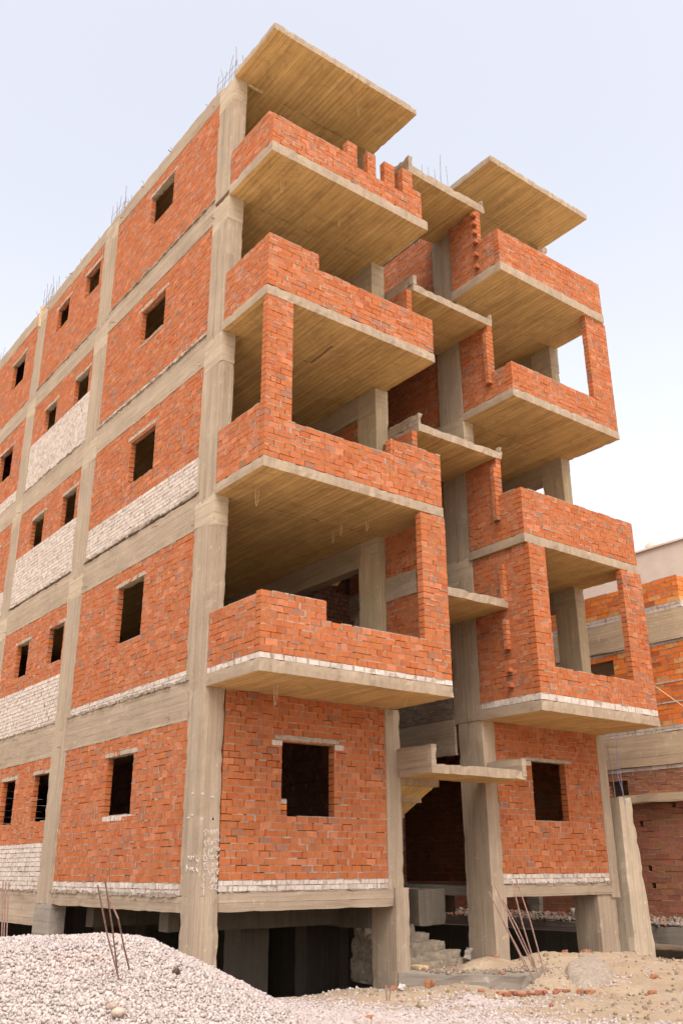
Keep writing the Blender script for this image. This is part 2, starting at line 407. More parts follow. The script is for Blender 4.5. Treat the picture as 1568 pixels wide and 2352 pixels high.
# --- brick infill
def opening_trim(w, ax, c, a, b, zt, zb_, sill=None, lint=True, rough=.02):
    if lint:
        mb = MB()
        lo, hi = a-U(.08, .16), b+U(.08, .16)
        if ax == 'y': mb.cbox(c-.012, c+.13, lo, hi, zt, zt+.075, res=.07, jit=.008, chip=rough)
        else: mb.cbox(lo, hi, c-.012, c+.13, zt, zt+.075, res=.07, jit=.008, chip=rough)
        mb.build('lintel', 'lintel', w)
    if sill:
        mb = MB()
        if sill == 'w': wall(mb, ax, c-.003, .125, a-.07, b+.05, zb_-.085, zb_, 'w', ch=.085, bl=.15); mb.build('window_sill', 'brick', w, useco=True)
        else:
            if ax == 'y': mb.cbox(c-.01, c+.13, a-.02, b+.02, zb_-.02, zb_+.012, res=.07, jit=.004, chip=.008)
            mb.build('window_sill', 'lintel', w)
def panel(ax, c, t, u0, u1, z0, z1, white=None, holes=(), **k):
    mb = MB(); z = z0
    if white:
        nr = max(1, round((white-z0)/.078)); wall(mb, ax, c, t, u0, u1, z0, white, 'w', holes, bl=.16, ch=(white-z0)/nr, miss=.08, half=.1); z = white
    wall(mb, ax, c, t, u0, u1, z, z1, k.pop('kind', 'r'), holes, **k)
    return mb.build('brick_wall', 'brick', B, useco=True)
PC = .018
# left facade, bays A (next to the corner), B, C, D ; storeys 0..4
storey = [(.68, 3.07), (3.67, 6.06), (6.70, 9.05), (9.65, 11.97), (12.50, 14.81)]
WA = [(1.84, 2.77), (4.71, 5.76), (7.77, 8.70), (10.76, 11.62), (13.61, 14.48)]
WBz = [(1.91, 2.75), (4.94, 5.67), (7.94, 8.65), (10.90, 11.55), (13.76, 14.45)]
WBy = [((5.82, 6.38), (7.68, 8.20)), ((5.90, 6.47), (7.87, 8.38)), ((6.02, 6.55), (7.87, 8.43)), ((6.0, 6.58), (7.92, 8.44)), ((6.02, 6.62), (7.88, 8.42))]
whA = [.85, 3.83, 7.37, 9.74, None]; whB = [1.50, 4.62, 7.91, 10.89, None]; whC = [1.5, 4.3, 7.3, 9.95, None]
for k in range(5):
    z0, z1 = storey[k]; yA0 = [.40, .47, .58, .56, .54][k]
    g = (WA[k][0], WA[k][1]); h = [(2.36, 3.38, g[0], g[1])] if k else [(2.25, 3.22, g[0], g[1])]
    w_ = panel('y', PC, .10, yA0, 5.12, z0+.004, z1, whA[k], h, half=.06)
    opening_trim(w_, 'y', PC, h[0][0], h[0][1], g[1], g[0], 'w' if k == 0 else ('s' if k in (3,) else None))
    hs_ = [(a, b+.22, WBz[k][0], WBz[k][1]) for a, b in WBy[k]]
    w_ = panel('y', PC, .10, 5.80, 9.52, z0+.004-(.0), z1-.04*(k == 0), whB[k], hs_, half=.06)
    for q in hs_: opening_trim(w_, 'y', PC, q[0], q[1], q[3], q[2])
    hc = [(10.93, 11.90, (2.0, 4.9, 7.7, 10.60, 13.5)[k], (2.8, 5.7, 8.6, 11.5, 14.32)[k])]
    w_ = panel('y', PC, .10, 10.1, 13.92, z0+.004, z1, whC[k], hc, half=.06); opening_trim(w_, 'y', PC, hc[0][0], hc[0][1], hc[0][3], hc[0][2])
    w_ = panel('y', PC, .13, 14.48, 18.42, z0+.004, z1, whC[k], [(15.6, 16.3, hc[0][2], hc[0][3])], half=.06)
    mb = MB(); lumps(mb, 'y', .008, .5, 5.1, z0-.0, .045, .035); mb.build('mortar_bed', 'mortar', B); mb = MB(); lumps(mb, 'y', .008, 5.8, 9.5, z0, .03, .025); mb.build('mortar_bed', 'mortar', B)
# ground floor front walls
wl = panel('x', .014, .14, .345, 3.40, .735, ZB[0]-.005, .882, [(1.36, 2.32, 1.755, 2.83)])
mb = MB(); mb.cbox(1.21, 2.44, -.012, .13, 2.832, 2.905, res=.08, jit=.008, chip=.02); mb.build('lintel', 'lintel', wl)
for a in (1.17, 2.33):
    mb = MB(); wall(mb, 'x', .006, .12, a, a+.19, 2.745, 2.83, 'w', ch=.085, half=0); mb.build('window_block', 'brick', wl, useco=True)
mb = MB(); wall(mb, 'x', .22, .1, 1.30, 1.60, 1.76, 1.93, 'n', ch=.085); wall(mb, 'x', .22, .1, 1.30, 1.60, 1.93, 2.0, 'w', ch=.07); mb.build('brick_stub', 'brick', wl, useco=True)
wr = panel('x', .014, .14, 5.925, 8.82, .77, ZB[0]-.005, .93, [(6.87, 7.79, 1.815, 2.86)])
mb = MB(); mb.cbox(6.70, 7.97, -.012, .13, 2.862, 2.925, res=.08, jit=.006, chip=.015); mb.build('lintel', 'lintel', wr)
mb = MB(); wall(mb, 'x', .006, .12, 6.68, 6.86, 2.775, 2.86, 'w', ch=.085, half=0); mb.build('window_block', 'brick', wr, useco=True)
mb = MB(); lumps(mb, 'x', 0, .4, 3.4, .735, .015, .012); mb.build('mortar_bed', 'mortar', B); mb = MB(); lumps(mb, 'x', .004, 5.95, 8.8, .765, .03, .02); mb.build('mortar_bed', 'mortar', B)

# balcony parapets and piers
def parapet(parts, label=None):
    mb = MB()
    for a in parts: wall(mb, *a[0], **a[1])
    return mb.build('parapet', 'brick', B, label, useco=True)
T = .125
def front(k, x0, x1, top, z0=None, **kw): return (('x', -DD[k]+.012, T, x0, x1, (ZT[k] if z0 is None else z0), 99), dict(top=top, **kw))
def mk(k, x0, x1, z0, z1, top=None, ax='x', c=None, kind='r', **kw):
    return ((ax, (-DD[k]+.012 if c is None else c), T, x0, x1, z0, z1, kind), dict(top=top, **kw))
# left wing S1
k = 0; yb = -DD[0]+.012+T
parapet([mk(0, 0.004, WL[0]-.01, 3.67, 3.755, None, kind='w', bl=.2, ch=.085, half=0),
         mk(0, 0.004, WL[0]-.01, 3.755, 6.455, None, tops=[(0, 1.13, 4.60), (1.13, 3.02, 4.29)], miss=.3),
         mk(0, yb, -.005, 3.67, 3.755, None, 'y', .010, kind='w', bl=.17, ch=.085, half=0), mk(0, yb, -.005, 3.755, 4.58, None, 'y', .010)])
parapet([mk(0, yb, -.01, 3.67, 6.48, None, 'y', WL[0]-.135, miss=.05)])
beam(WL[0]-.16, WL[0]+.01, -.82, -.004, 5.30, 5.72)
# left wing S2
yb = -DD[1]+.012+T
parapet([mk(1, .004, WL[1]-.01, 6.665, 9.455, None, tops=[(.50, 2.45, 7.31), (2.45, 3.6, 7.60)]),
         mk(1, yb, -.005, 6.665, 7.58, None, 'y', .010)])
parapet([mk(1, yb, -.82, 6.665, 7.58, None, 'y', WL[1]-.135), mk(1, -.82, -.01, 6.665, 8.30, None, 'y', WL[1]-.135, miss=.05)])
# left wing S3
yb = -DD[2]+.012+T
parapet([mk(2, .004, WL[2]-.01, 9.645, 10.62, None, tops=[(1.01, 3.6, 10.29)]), mk(2, yb, -.005, 9.645, 10.60, None, 'y', .010)])
parapet([mk(2, yb, -.82, 9.645, 10.27, None, 'y', WL[2]-.135), mk(2, -.82, -.01, 9.645, 11.28, None, 'y', WL[2]-.135, miss=.05)])
# left wing S4 with its row of little piers
yb = -DD[3]+.012+T
TP = [(0, 1.60, 13.13), (1.60, 1.84, 13.39), (1.84, 2.07, 12.93), (2.07, 2.28, 13.39), (2.28, 2.47, 12.93), (2.47, 2.73, 13.34), (2.73, 2.92, 12.93), (3.18, 3.39, 13.05)]
parapet([mk(3, .004, WL[3]-.13, 12.495, 13.48, None, tops=TP, bl=.17), mk(3, yb, -.005, 12.495, 13.24, None, 'y', .010)])
parapet([mk(3, -.8, -.01, 12.495, 14.10, None, 'y', 3.4, miss=.05), mk(3, yb, -.8, 12.495, 13.05, None, 'y', WL[3]-.26)])
# right wing
k = 0; yb = -DD[0]+.012+T
parapet([mk(0, XB[0]+.01, XE[0]-.01, 3.672, 3.79, None, kind='w', bl=.2, ch=.10, half=0),
         mk(0, XB[0]+.01, XE[0]-.01, 3.79, 6.47, None, tops=[(6.06, 8.27, 4.30)], miss=.3)])
parapet([mk(0, yb, -.005, 3.672, 3.79, None, 'y', XB[0]+.012, kind='w', bl=.2, ch=.10, half=0), mk(0, yb, -.005, 3.79, 6.47, None, 'y', XB[0]+.012, miss=.08)])
parapet([mk(0, yb, -.005, 3.672, 4.3, None, 'y', XE[0]-.14)])
for k, h, sh in ((1, 7.56, 8.33), (2, 10.19, 11.30), (3, 13.29, 14.12)):
    yb = -DD[k]+.012+T
    tf = [(5, 8.15, 10.20)] if k == 2 else ()
    parapet([mk(k, XB[k]+.01, XE[k]-.01, ZT[k]+.005, (ZB[3]-.01 if k == 2 else h), None, tops=tf)])
    parapet([mk(k, yb, -.82, ZT[k]+.005, h, None, 'y', XB[k]+.012), mk(k, -.82, -.003, ZT[k]+.005, sh, None, 'y', XB[k]+.012, miss=.08)])
    parapet([mk(k, yb, -.005, ZT[k]+.005, h, None, 'y', XE[k]-.14)])
# toothed ends left standing on the right wing's stair side
def teeth(k, zs, w=.10, out=.095, y=-.84):
    for (a, b) in zs:
        mb = MB(); wall(mb, 'y', XB[k]+.012-out, out-.004, y, y+w, a, b, 'r', half=0, bl=.1); mb.build('brick_tooth', 'brick', B, useco=True)
teeth(0, [(4.22, 4.30), (3.95, 4.04), (4.62, 5.16), (5.5, 6.2)]); teeth(1, [(7.05, 8.12)]); teeth(2, [(9.95, 11.1)])
teeth(3, [(12.62, 12.71), (12.92, 13.01), (13.25, 13.34), (13.48, 13.57), (13.71, 13.80), (13.94, 14.03)])
# brick walls deep inside, seen past the columns
for k in range(1, 5):
    panel('y', 5.66, .12, .66, 6.0, ZT[k-1]+.01, ZB[k]-.41, None, (), kind='r', miss=.35)
for k in (2, 3):
    panel('y', 3.34, .12, .58, 6.0, ZT[k-1]+.01, ZB[k]-.46, None, (), kind='r')
panel('y', 3.40, .12, .6, 12, .7, 3.45, None, (), kind='i', ch=.19, bl=.4); panel('y', 5.72, .12, 2.4, 12, .75, 3.45, None, (), kind='i', ch=.19, bl=.4)  # left wall added to keep stairwell light out of the rooms
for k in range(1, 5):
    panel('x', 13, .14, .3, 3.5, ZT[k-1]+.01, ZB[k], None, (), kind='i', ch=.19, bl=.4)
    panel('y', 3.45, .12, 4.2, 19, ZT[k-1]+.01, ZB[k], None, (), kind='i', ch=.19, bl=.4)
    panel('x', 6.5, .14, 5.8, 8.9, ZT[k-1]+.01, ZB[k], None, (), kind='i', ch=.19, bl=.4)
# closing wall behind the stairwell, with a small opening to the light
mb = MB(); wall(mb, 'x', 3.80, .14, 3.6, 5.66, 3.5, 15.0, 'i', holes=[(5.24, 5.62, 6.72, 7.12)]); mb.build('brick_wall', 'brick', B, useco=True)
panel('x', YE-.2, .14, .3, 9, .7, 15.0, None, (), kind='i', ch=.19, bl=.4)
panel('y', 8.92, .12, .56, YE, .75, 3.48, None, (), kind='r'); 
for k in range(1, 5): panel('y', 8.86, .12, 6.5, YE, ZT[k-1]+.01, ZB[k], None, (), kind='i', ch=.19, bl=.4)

# --- stair landings and flights
LAND = [(2.41, 2.565, .29), (5.37, 5.53, 0), (8.33, 8.49, .2), (11.30, 11.465, .2), (14.13, 14.34, .2)]
for i, (za, zb, up_) in enumerate(LAND):
    l = slab('stair_landing', 3.60, 5.76, -.83, .60 if i else .10, za, zb, res=.12)
    if up_:
        mb = MB(); mb.cbox(3.592, 3.70, -.838, .03, (za+.004 if i == 0 else zb-.01), zb+up_, res=.09, jit=.006, chip=.016 if i == 0 else .03); mb.build('upstand', 'beam', l)
        mb = MB()
        if i == 0: mb.cbox(5.66, 5.764, -.838, .0, zb-.10, zb+.20, res=.09, jit=.01, chip=.03)
        else: mb.cbox(5.69, 5.755, -.83, -.72, zb-.01, zb+.13, res=.04, jit=.008, chip=.03)
        mb.build('upstand', 'beam', l)
def flight(x0, x1, ya, za, yb_, zb_):
    n = 8; mb = MB(); P = []; th = .17
    def warp(V):
        f = (V[:, 1]-ya)/(yb_-ya); V = V.copy(); V[:, 2] += za+(zb_-za)*f; return V
    mb.cbox(x0, x1, ya, yb_, -.19, 0, res=.2, jit=.004, chip=.008, warp=warp)
    for i in range(n):
        y = ya+(yb_-ya)*i/n; z = za+(zb_-za)*i/n; y2 = ya+(yb_-ya)*(i+1)/n; z2 = za+(zb_-za)*(i+1)/n
        mb.box(x0+.01, x1-.01, y+.002, y2-.002, min(z, z2)-.03, max(z, z2)+.002)
    mb.build('stair_flight', 'slab', B)
fl = [.70]+[ZT[k] for k in range(4)]
for i in range(5):
    za = LAND[i][1]
    flight(3.66, 4.60, .60 if i else .08, za, 2.9 if i else 3.7, fl[i]+.02)
    if i < 4 and i > 1: flight(4.66, 5.60, .60 if i else .10, za, 2.9, ZT[i])
for k in range(4): slab('stair_landing', 3.60, 5.61 if k != 1 else 4.4, 2.9, 3.80, ZB[k]+.01, ZT[k], res=.3)
# rough beam faces beside the stair at first floor
beam(5.60, 5.66, .68, 3.8, 2.95, 3.6); beam(5.60, 5.66, .68, 3.8, 6.3, 6.62); beam(5.60, 5.66, .68, 3.8, 9.2, 9.6)
mb = MB(); wall(mb, 'y', 5.60, .06, .70, 2.6, 3.605, 4.1, 'g'); mb.build('brick_wall', 'brick', B, useco=True)
# entrance floor edge and steps
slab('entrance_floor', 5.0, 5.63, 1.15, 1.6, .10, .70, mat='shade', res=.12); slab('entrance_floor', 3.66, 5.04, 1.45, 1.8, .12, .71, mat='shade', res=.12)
for a_ in ((9.25, 9.4, .8, 19.2, -3, -.15), (.3, 9.3, 19.0, 19.2, -3, .6)): slab('added_basement_wall', *a_, mat='pit', res=.6)  # walls added to keep the basement dark and hide lit ground beyond
slab('entrance_floor', 3.7, 5.6, 1.78, 2.4, .5, .7, mat='base')
mb = MB()
for i in range(6):
    y0 = -.02+i*.24; z0 = -.60+i*.125
    mb.cbox(3.72+.02*i, 5.56-.13*i, y0, 1.5, z0-.10, z0+.125, res=.07, jit=.026, chip=.085)
mb.build('entrance_steps', 'dusty', B)
# tilted entrance ledge
def prism(mb, poly, z0, z1, jit=.01, sub=8):
    pts = []
    for i in range(len(poly)):
        a, b = poly[i], poly[(i+1) % len(poly)]
        for q in range(sub): pts.append((a[0]+(b[0]-a[0])*q/sub, a[1]+(b[1]-a[1])*q/sub))
    n = len(pts); V = []; cx = sum(p[0] for p in pts)/n; cy = sum(p[1] for p in pts)/n
    for z in (z0, (z0+z1)/2, z1):
        for x, y in pts: V.append((x+U(-jit, jit), y+U(-jit, jit), z+U(-jit, jit)))
    F = [tuple(range(n))[::-1]]
    for l in range(2):
        for i in range(n): F.append((l*n+i, l*n+(i+1) % n, (l+1)*n+(i+1) % n, (l+1)*n+i))
    V.append((cx, cy, z1+.02)); F += [(2*n+i, 2*n+(i+1) % n, 3*n) for i in range(n)]
    mb.add(V, F)
mb = MB(); prism(mb, [(3.47, -.06), (4.42, -1.60), (5.5, -1.2), (6.0, -.1), (5.62, .2), (3.72, .2)], -.60, -.43, .012); mb.build('entrance_slab', 'base', B)

# --- steel: starter bars, ties, hanging wire loops
def starters(x0, x1, y0, y1, z, parent, seedh=.7):
    mb = MB(); n = 0
    for i in range(4):
        for j in (0, 1):
            x = x0+(x1-x0)*j; y = y0+(y1-y0)*i/3; h = seedh*U(.75, 1.15)
            mb.tube([(x, y, z-.05), (x+U(-.02, .02), y+U(-.03, .03), z+h*.5), (x+U(-.04, .04), y+U(-.05, .05), z+h)], .007, 5)
    for s in range(2):
        zz = z+.12+.16*s; q = [(x0, y0, zz), (x1, y0, zz+U(-.05, .05)), (x1, y1, zz+U(-.05, .05)), (x0, y1, zz+.02), (x0, y0, zz)]
        mb.tube(q, .005, 4)
    mb.tube([(x0, y1, z), (x1, (y0+y1)/2, z+.3), (x0+.03, y0, z+.42)], .005, 4)
    return mb.build('starter_bar', 'greysteel', parent)
for (x0, x1, y0, y1) in ((.06, .22, .1, .8), (.05, .2, 5.0, 5.7), (.05, .2, 9.45, 10.1), (.05, .2, 13.9, 14.5), (5.66, 5.84, .3, .9)):
    starters(x0, x1, y0, y1, 15.2, B, 1.25 if x0 > 5 else .7)
def tie(p, d, l, mat='steel', r=.006):
    mb = MB(); p = Vector(p); d = Vector(d).normalized(); e = Vector((U(-.3, .3), U(-1, 1), U(-1, .3)))
    mb.tube([p-d*.03, p+d*l*.6, p+d*l+e*l*.35], r, 4); return mb.build('tie_wire', mat, B)
for k in range(5):
    for i in range(7):
        y = .8+i*1.45+U(-.4, .4); tie((.006, y, ZT[k]-U(.02, .12) if i % 3 else BB[k]+.1), (-1, 0, U(-.4, .2)), U(.05, .11), 'wood' if rnd.random() < .2 else 'steel', U(.006, .011))
for y in (1.1, 2.6, 3.9, 4.7, 6.3, 7.4, 8.3, 10.4, 11.3): tie((.03, y, 15.19), (-.3, .2, 1), U(.08, .15))
for y in (.9, 1.8, 3.3, 6.0, 6.6, 8.5): tie((.006, y, .62), (-1, 0, -.3), .07)
def loop(x, y, z, h, s):
    mb = MB(); mb.tube([(x, y, z+.02), (x+.01, y, z-h*.8), (x+.03, y+.01, z-h), (x+.055, y+.01, z-h*.8), (x+.06, y, z+.02)], .005, 5); return mb.build('wire_loop', 'wood', s)
for (x, y, k, h) in ((.37, -.60, 1, .30), (.68, -.76, 0, .30), (2.27, -.86, 4, .28), (2.55, -.58, 1, .22), (2.35, -.12, 1, .22), (.5, -.9, 3, .3), (1.9, -.7, 3, .22), (3.0, -.9, 0, .12), (2.5, .3, 1, .2)):
    loop(x, y, ZB[k], h, slabs[2*k])
mb = MB(); mb.cbox(.30, .62, -.02, .03, ZB[4]-.05, ZB[4]-.01, res=.06, jit=.004); mb.build('timber_offcut', 'wood', B)
mb = MB(); mb.cbox(3.95, 4.9, .60, .66, 2.30, 2.35, res=.1, jit=.004); mb.build('timber_offcut', 'wood', B)
mb = MB(); mb.cbox(.55-.6, .05, 9.93, 9.99, 14.6, 15.25, res=.1, jit=.003); mb.build('timber_offcut', 'wood', B)
mb = MB()                                                   # rusty bar showing through the soffit
mb.tube([(1.80, -.03, ZB[2]-.006), (1.79, -.35, ZB[2]-.010), (1.76, -.70, ZB[2]-.016)], .012, 5); mb.build('exposed_bar', 'steel', slabs[4])

# --- chalk writing on the corner column (strokes measured on its two faces)
CH = {'f': [  # front face, (x, z)
 ]}
def strokes():
    S = []
    def s(*p): S.append([tuple(q) for q in p])
    # crop coordinates of each line of figures
    s((650,990),(655,915),(625,925),(622,895),(640,905),(652,880),(668,905),(680,875),(690,905)); s((705,945),(700,905)); s((722,915),(724,921))
    s((738,975),(785,885)); s((742,890),(778,975)); s((795,960),(818,870),(840,960),(860,870),(905,960))
    s((670,1185),(625,1105),(650,1100),(655,1078)); s((712,1150),(692,1080)); s((738,1108),(742,1113)); s((748,1165),(790,1090)); s((755,1095),(785,1150))
    s((835,1120),(825,1070),(850,1045),(865,1075)); s((880,1080),(895,1060),(907,1080),(893,1103),(880,1080))
    s((690,1425),(615,1255),(645,1245),(655,1225)); s((705,1300),(730,1235),(760,1305),(770,1240)); s((705,1360),(712,1300)); s((765,1290),(800,1215)); s((770,1225),(797,1285))
    s((845,1250),(825,1210),(850,1190),(865,1220)); s((870,1250),(885,1205),(912,1235),(895,1270),(870,1250))
    s((655,1345),(610,1360),(640,1385),(612,1405),(635,1450),(680,1440)); s((730,1420),(725,1380),(750,1360),(762,1390),(745,1425),(730,1420)); s((765,1435),(805,1350)); s((772,1365),(800,1420))
    s((840,1350),(862,1405),(900,1345))
    s((655,1490),(615,1510),(640,1530),(612,1550),(650,1560)); s((705,1575),(655,1490),(685,1480)); s((712,1525),(716,1530)); s((765,1565),(800,1490)); s((770,1495),(797,1545)); s((850,1490),(868,1535),(890,1475))
    s((735,1715),(700,1600),(625,1600)); s((760,1680),(805,1600)); s((765,1610),(800,1665)); s((830,1590),(875,1700),(895,1590),(835,1592))
    s((635,1815),(600,1725),(625,1715),(640,1690)); s((675,1760),(679,1764)); s((715,1765),(719,1770)); s((740,1860),(800,1745)); s((760,1760),(795,1830)); s((815,1850),(810,1740),(850,1845),(875,1760)); s((800,1725),(830,1735))
    s((628,2070),(625,1940),(590,1920),(600,1870),(622,1855),(628,1920)); s((655,1940),(660,1944)); s((722,1935),(728,1942)); s((745,1975),(800,1890)); s((750,1895),(790,1980)); s((870,1890),(830,1900),(850,1935),(825,1960),(885,1985))
    for x, y in ((780,295),(780,690),(800,690)): s((x-22,y),(x+22,y))
    L = []
    def t(*p): L.append([tuple(q) for q in p])
    t((345,1370),(360,1420),(372,1365)); t((385,1445),(380,1390),(400,1370),(410,1410),(385,1445)); t((440,1370),(455,1420)); t((450,1410),(475,1340)); t((485,1380),(510,1360),(490,1420),(525,1475),(535,1400))
    t((315,1640),(312,1530),(340,1600)); t((380,1630),(375,1580),(395,1570),(405,1610),(380,1630)); t((415,1650),(450,1570)); t((420,1580),(450,1640)); t((510,1520),(488,1560),(515,1650))
    for x, y in ((432,230),(608,235),(420,620),(355,670),(592,690)): t((x-14,y),(x+14,y))
    return S, L
def unproj(u, v, ax, val):                                  # pixel of the survey photo -> point on the column face
    f = 2117.36; d = (u-784)/f*r2-(v-1176)/f*u2+fw; t = (val-CAM[ax])/d[ax]; return CAM+t*d
SF, SL = strokes(); mb = MB()
for S, ax in ((SF, 1), (SL, 0)):
    for st in S:
        P = [unproj(388.5+.12705*x, 1792.8+.12705*y, ax, -.001) for x, y in st]
        wdt = .011 if len(st) > 2 or abs(st[0][0]-st[-1][0]) > 30 or abs(st[0][1]-st[-1][1]) > 20 else .010
        if len(st) == 2 and st[0][1] == st[1][1]: wdt = .022
        for a, b in zip(P[:-1], P[1:]):
            d = (b-a); nrm = Vector((0, -1, 0)) if ax else Vector((-1, 0, 0))
            if d.length < 1e-6: d = Vector((0, 0, .01))
            s_ = d.normalized().cross(nrm)*wdt*.5; e = d.normalized()*wdt*.3
            q = [a-e-s_, b+e-s_, b+e+s_, a-e+s_]
            o1 = nrm*.006; o2 = nrm*-.004
            V = [tuple(p+o1) for p in q]+[tuple(p+o2) for p in q]
            mb.add(V, [(0, 1, 2, 3), (4, 7, 6, 5), (0, 4, 5, 1), (1, 5, 6, 2), (2, 6, 7, 3), (3, 7, 4, 0)])
mb.build('chalk_writing', 'chalk', cols[1])

# ================================================================ NEIGHBOUR BUILDINGS
NX = 12.0
N = empty('neighbouring_brick_building', (NX, -6, -.1), 'orange brick building with concrete floor bands standing beyond the right wing', 'building')
def npart(name, mb, mat, co=False, label=None): return mb.build(name, mat, N, label, useco=co)
mb = MB(); wall(mb, 'y', NX, .2, -.28, 12, 6.73, 7.33, 'n', bl=.33, ch=.12); wall(mb, 'x', -.28, .2, NX+.2, 16, 6.73, 7.33, 'n', bl=.33, ch=.12)
wall(mb, 'y', NX-.01, .22, -.3, 12, 6.58, 6.73, 'w', bl=.3, ch=.075); npart('parapet', mb, 'brick', True)
mb = MB(); mb.cbox(NX-.04, NX+.3, -7, 12, 5.87, 6.58, res=.3, jit=.01, chip=.02); npart('floor_band', mb, 'ncon')
mb = MB(); mb.cbox(NX-.04, NX+.3, -7, 12, 3.15, 3.86, res=.3, jit=.01, chip=.02); npart('floor_band', mb, 'ncon')
mb = MB(); mb.cbox(NX-.12, NX+.3, -7, 12, 2.36, 2.56, res=.3, jit=.015, chip=.03); npart('floor_band', mb, 'ncon')
mb = MB()
wall(mb, 'y', NX, .2, -7, 12, 5.80, 5.87, 'w', bl=.3, ch=.07)
wall(mb, 'y', NX, .2, -7, 12, 3.98, 5.80, 'n', [(1.72, 2.6, 5.30, 5.64)], bl=.33, ch=.12)
wall(mb, 'y', NX-.005, .2, -7, 12, 3.86, 3.98, 'w', bl=.3, ch=.06)
mb.box(NX-.012, NX+.1, -7, 12, 4.47, 4.50, bcol('w')); mb.box(NX-.012, NX+.1, -7, 12, 4.92, 4.95, bcol('w'))
npart('brick_wall', mb, 'brick', True)
mb = MB(); wall(mb, 'y', NX, .2, -7, 12, 2.56, 3.06, 'd', [(1.70, 2.22, 2.6, 2.92)], bl=.24, ch=.083); wall(mb, 'y', NX-.01, .2, -7, 12, 3.06, 3.15, 'w', bl=.4, ch=.09); npart('brick_wall', mb, 'brick', True)
mb = MB(); wall(mb, 'y', NX+.12, .2, -7, 12, 0.0, 2.36, 'd', [(a, a+.1, z, z+.11) for a, z in ((2.05, 2.2), (1.5, 1.86), (1.9, 1.62), (.6, 2.22), (1.4, 1.0), (1.35, .62), (2.9, .6), (3.2, .6), (3.5, .6), (.2, .5))], bl=.33, ch=.12, miss=.1)
npart('brick_wall', mb, 'brick', True)
for y0, y1 in ((4.6, 5.0),):
    mb = MB(); mb.cbox(NX-.02, NX+.3, y0, y1, -.1, 2.37, res=.15, jit=.02, chip=.03); npart('pier', mb, 'base')
mb = MB(); mb.box(NX+.5, NX+.6, -7, 12, 0, 7.0, (.02, .02, .02)); mb.box(NX+.2, NX+.5, -7, 12, 4.4, 4.5); mb.box(NX, 17, -7, -6.9, 0, 6.5); npart('inner_wall', mb, 'ncon')
# white building further back
Wb = empty('plastered_white_building', (15, 0, 0), 'cream plastered building rising behind the orange brick one', 'building')
mb = MB(); mb.cbox(14.6, 22, -12, 9, -1, 9.10, res=1.5, jit=.004, chip=.01); mb.build('wall', 'plaster', Wb)
mb = MB(); mb.cbox(14.55, 22.05, -12, 9.05, 9.10, 9.16, res=.8, jit=.004, chip=.01); mb.build('parapet', 'plaster', Wb)
dm = MB(); n = 20; V = []; F = []
for i in range(8):
    a = math.pi/2*i/7
    for j in range(n): V.append((.34*math.cos(a)*math.cos(6.2832*j/n), .34*math.cos(a)*math.sin(6.2832*j/n), .36*math.sin(a)))
for i in range(7):
    for j in range(n): F.append((i*n+j, i*n+(j+1) % n, (i+1)*n+(j+1) % n, (i+1)*n+j))
dm.add(np.array(V)+np.array((15.0, 2.05, 9.15)), F); dm.build('roof_dome', 'plaster', Wb, smooth=True)

# standing raw column between the two
P = empty('raw_concrete_column', (9.7, .3, -.6), 'rough free-standing concrete column with steel bars at the right end of the facade', 'column')
def wp(V):
    V = V.copy(); f = np.clip((2.33-V[:, 2])/3.0, 0, 1); k = (V[:, 0] > 9.5); V[:, 0] += k*f*.26
    V[:, 0] += k*snoise(V, 3, 3)*.008; return V
mb = MB(); mb.cbox(9.30, 9.68, -.02, .6, -1.4, 2.33, res=.12, jit=.006, chip=.02, warp=wp); mb.build('shaft', 'rawcol', P)
for (x, y, h) in ((9.36, .1, 1.0), (9.60, .08, .95), (9.5, .5, .8)):
    mb = MB(); mb.tube([(x, y, 2.2), (x-.03, y, 2.33+h*.5), (x-.06+U(-.03, .03), y, 2.33+h)], .009, 6); mb.build('steel_bar', 'greysteel', P)
c_ = MB(); c_.tube([(9.0, -.4, 3.5), (9.15, -.2, 3.1), (9.3, -.05, 2.75), (9.45, -.03, 2.36), (9.48, -.04, 2.2)], .006, 5)
tag(c_.build('hanging_cord', 'cord'), 'thin blue cord hanging from the balcony slab to the raw column top', 'cord')
c_ = MB(); c_.tube([(8.93, -1.1, 4.5), (9.6, -1.9, 3.6), (10.2, -2.6, 2.9), (11.4, -3.8, 1.6)], .008, 5)
tag(c_.build('slanting_rope', 'wood'), 'pale rope slanting down to the right from the lowest right balcony', 'rope')

# ================================================================ GROUND
def gz(x, y):
    """terrain height"""
    x = np.asarray(x, float); y = np.asarray(y, float)
    z = -.62+.02*np.sin(x*1.3+y*.7)+.015*np.sin(x*3.1-y*2.3)
    z += .31*np.exp(-(((x-6.6)/2.0)**2+((y+.75)/1.15)**2))+.10*np.exp(-(((x-8.6)/1.6)**2+((y+1.6)/1.2)**2))
    z += .05*np.exp(-(((x-3.0)/.8)**2+((y+.9)/.6)**2))
    pit = np.clip((y-.15+.75*np.clip((x-9.7)/.4, 0, 1))/.4, 0, 1)*np.clip((x+.1)/.25, 0, 1)*np.clip((12.4-x)/.2, 0, 1)
    pit *= 1-.0*x
    st = np.clip((x-3.9)/.3, 0, 1)*np.clip((6.1-x)/.3, 0, 1)*np.clip((1.6-y)/.3, 0, 1)
    return z-2.2*pit*(1-st)
def sheet(name, xs, ys, fz, mat, smooth=True):
    X, Y = np.meshgrid(xs, ys); Z = fz(X, Y); nx, ny = len(xs), len(ys)
    V = np.stack([X.ravel(), Y.ravel(), Z.ravel()], 1)
    F = [(j*nx+i, j*nx+i+1, (j+1)*nx+i+1, (j+1)*nx+i) for j in range(ny-1) for i in range(nx-1)]
    mb = MB(); mb.add(V, F); return mb.build(name, mat, smooth=smooth)
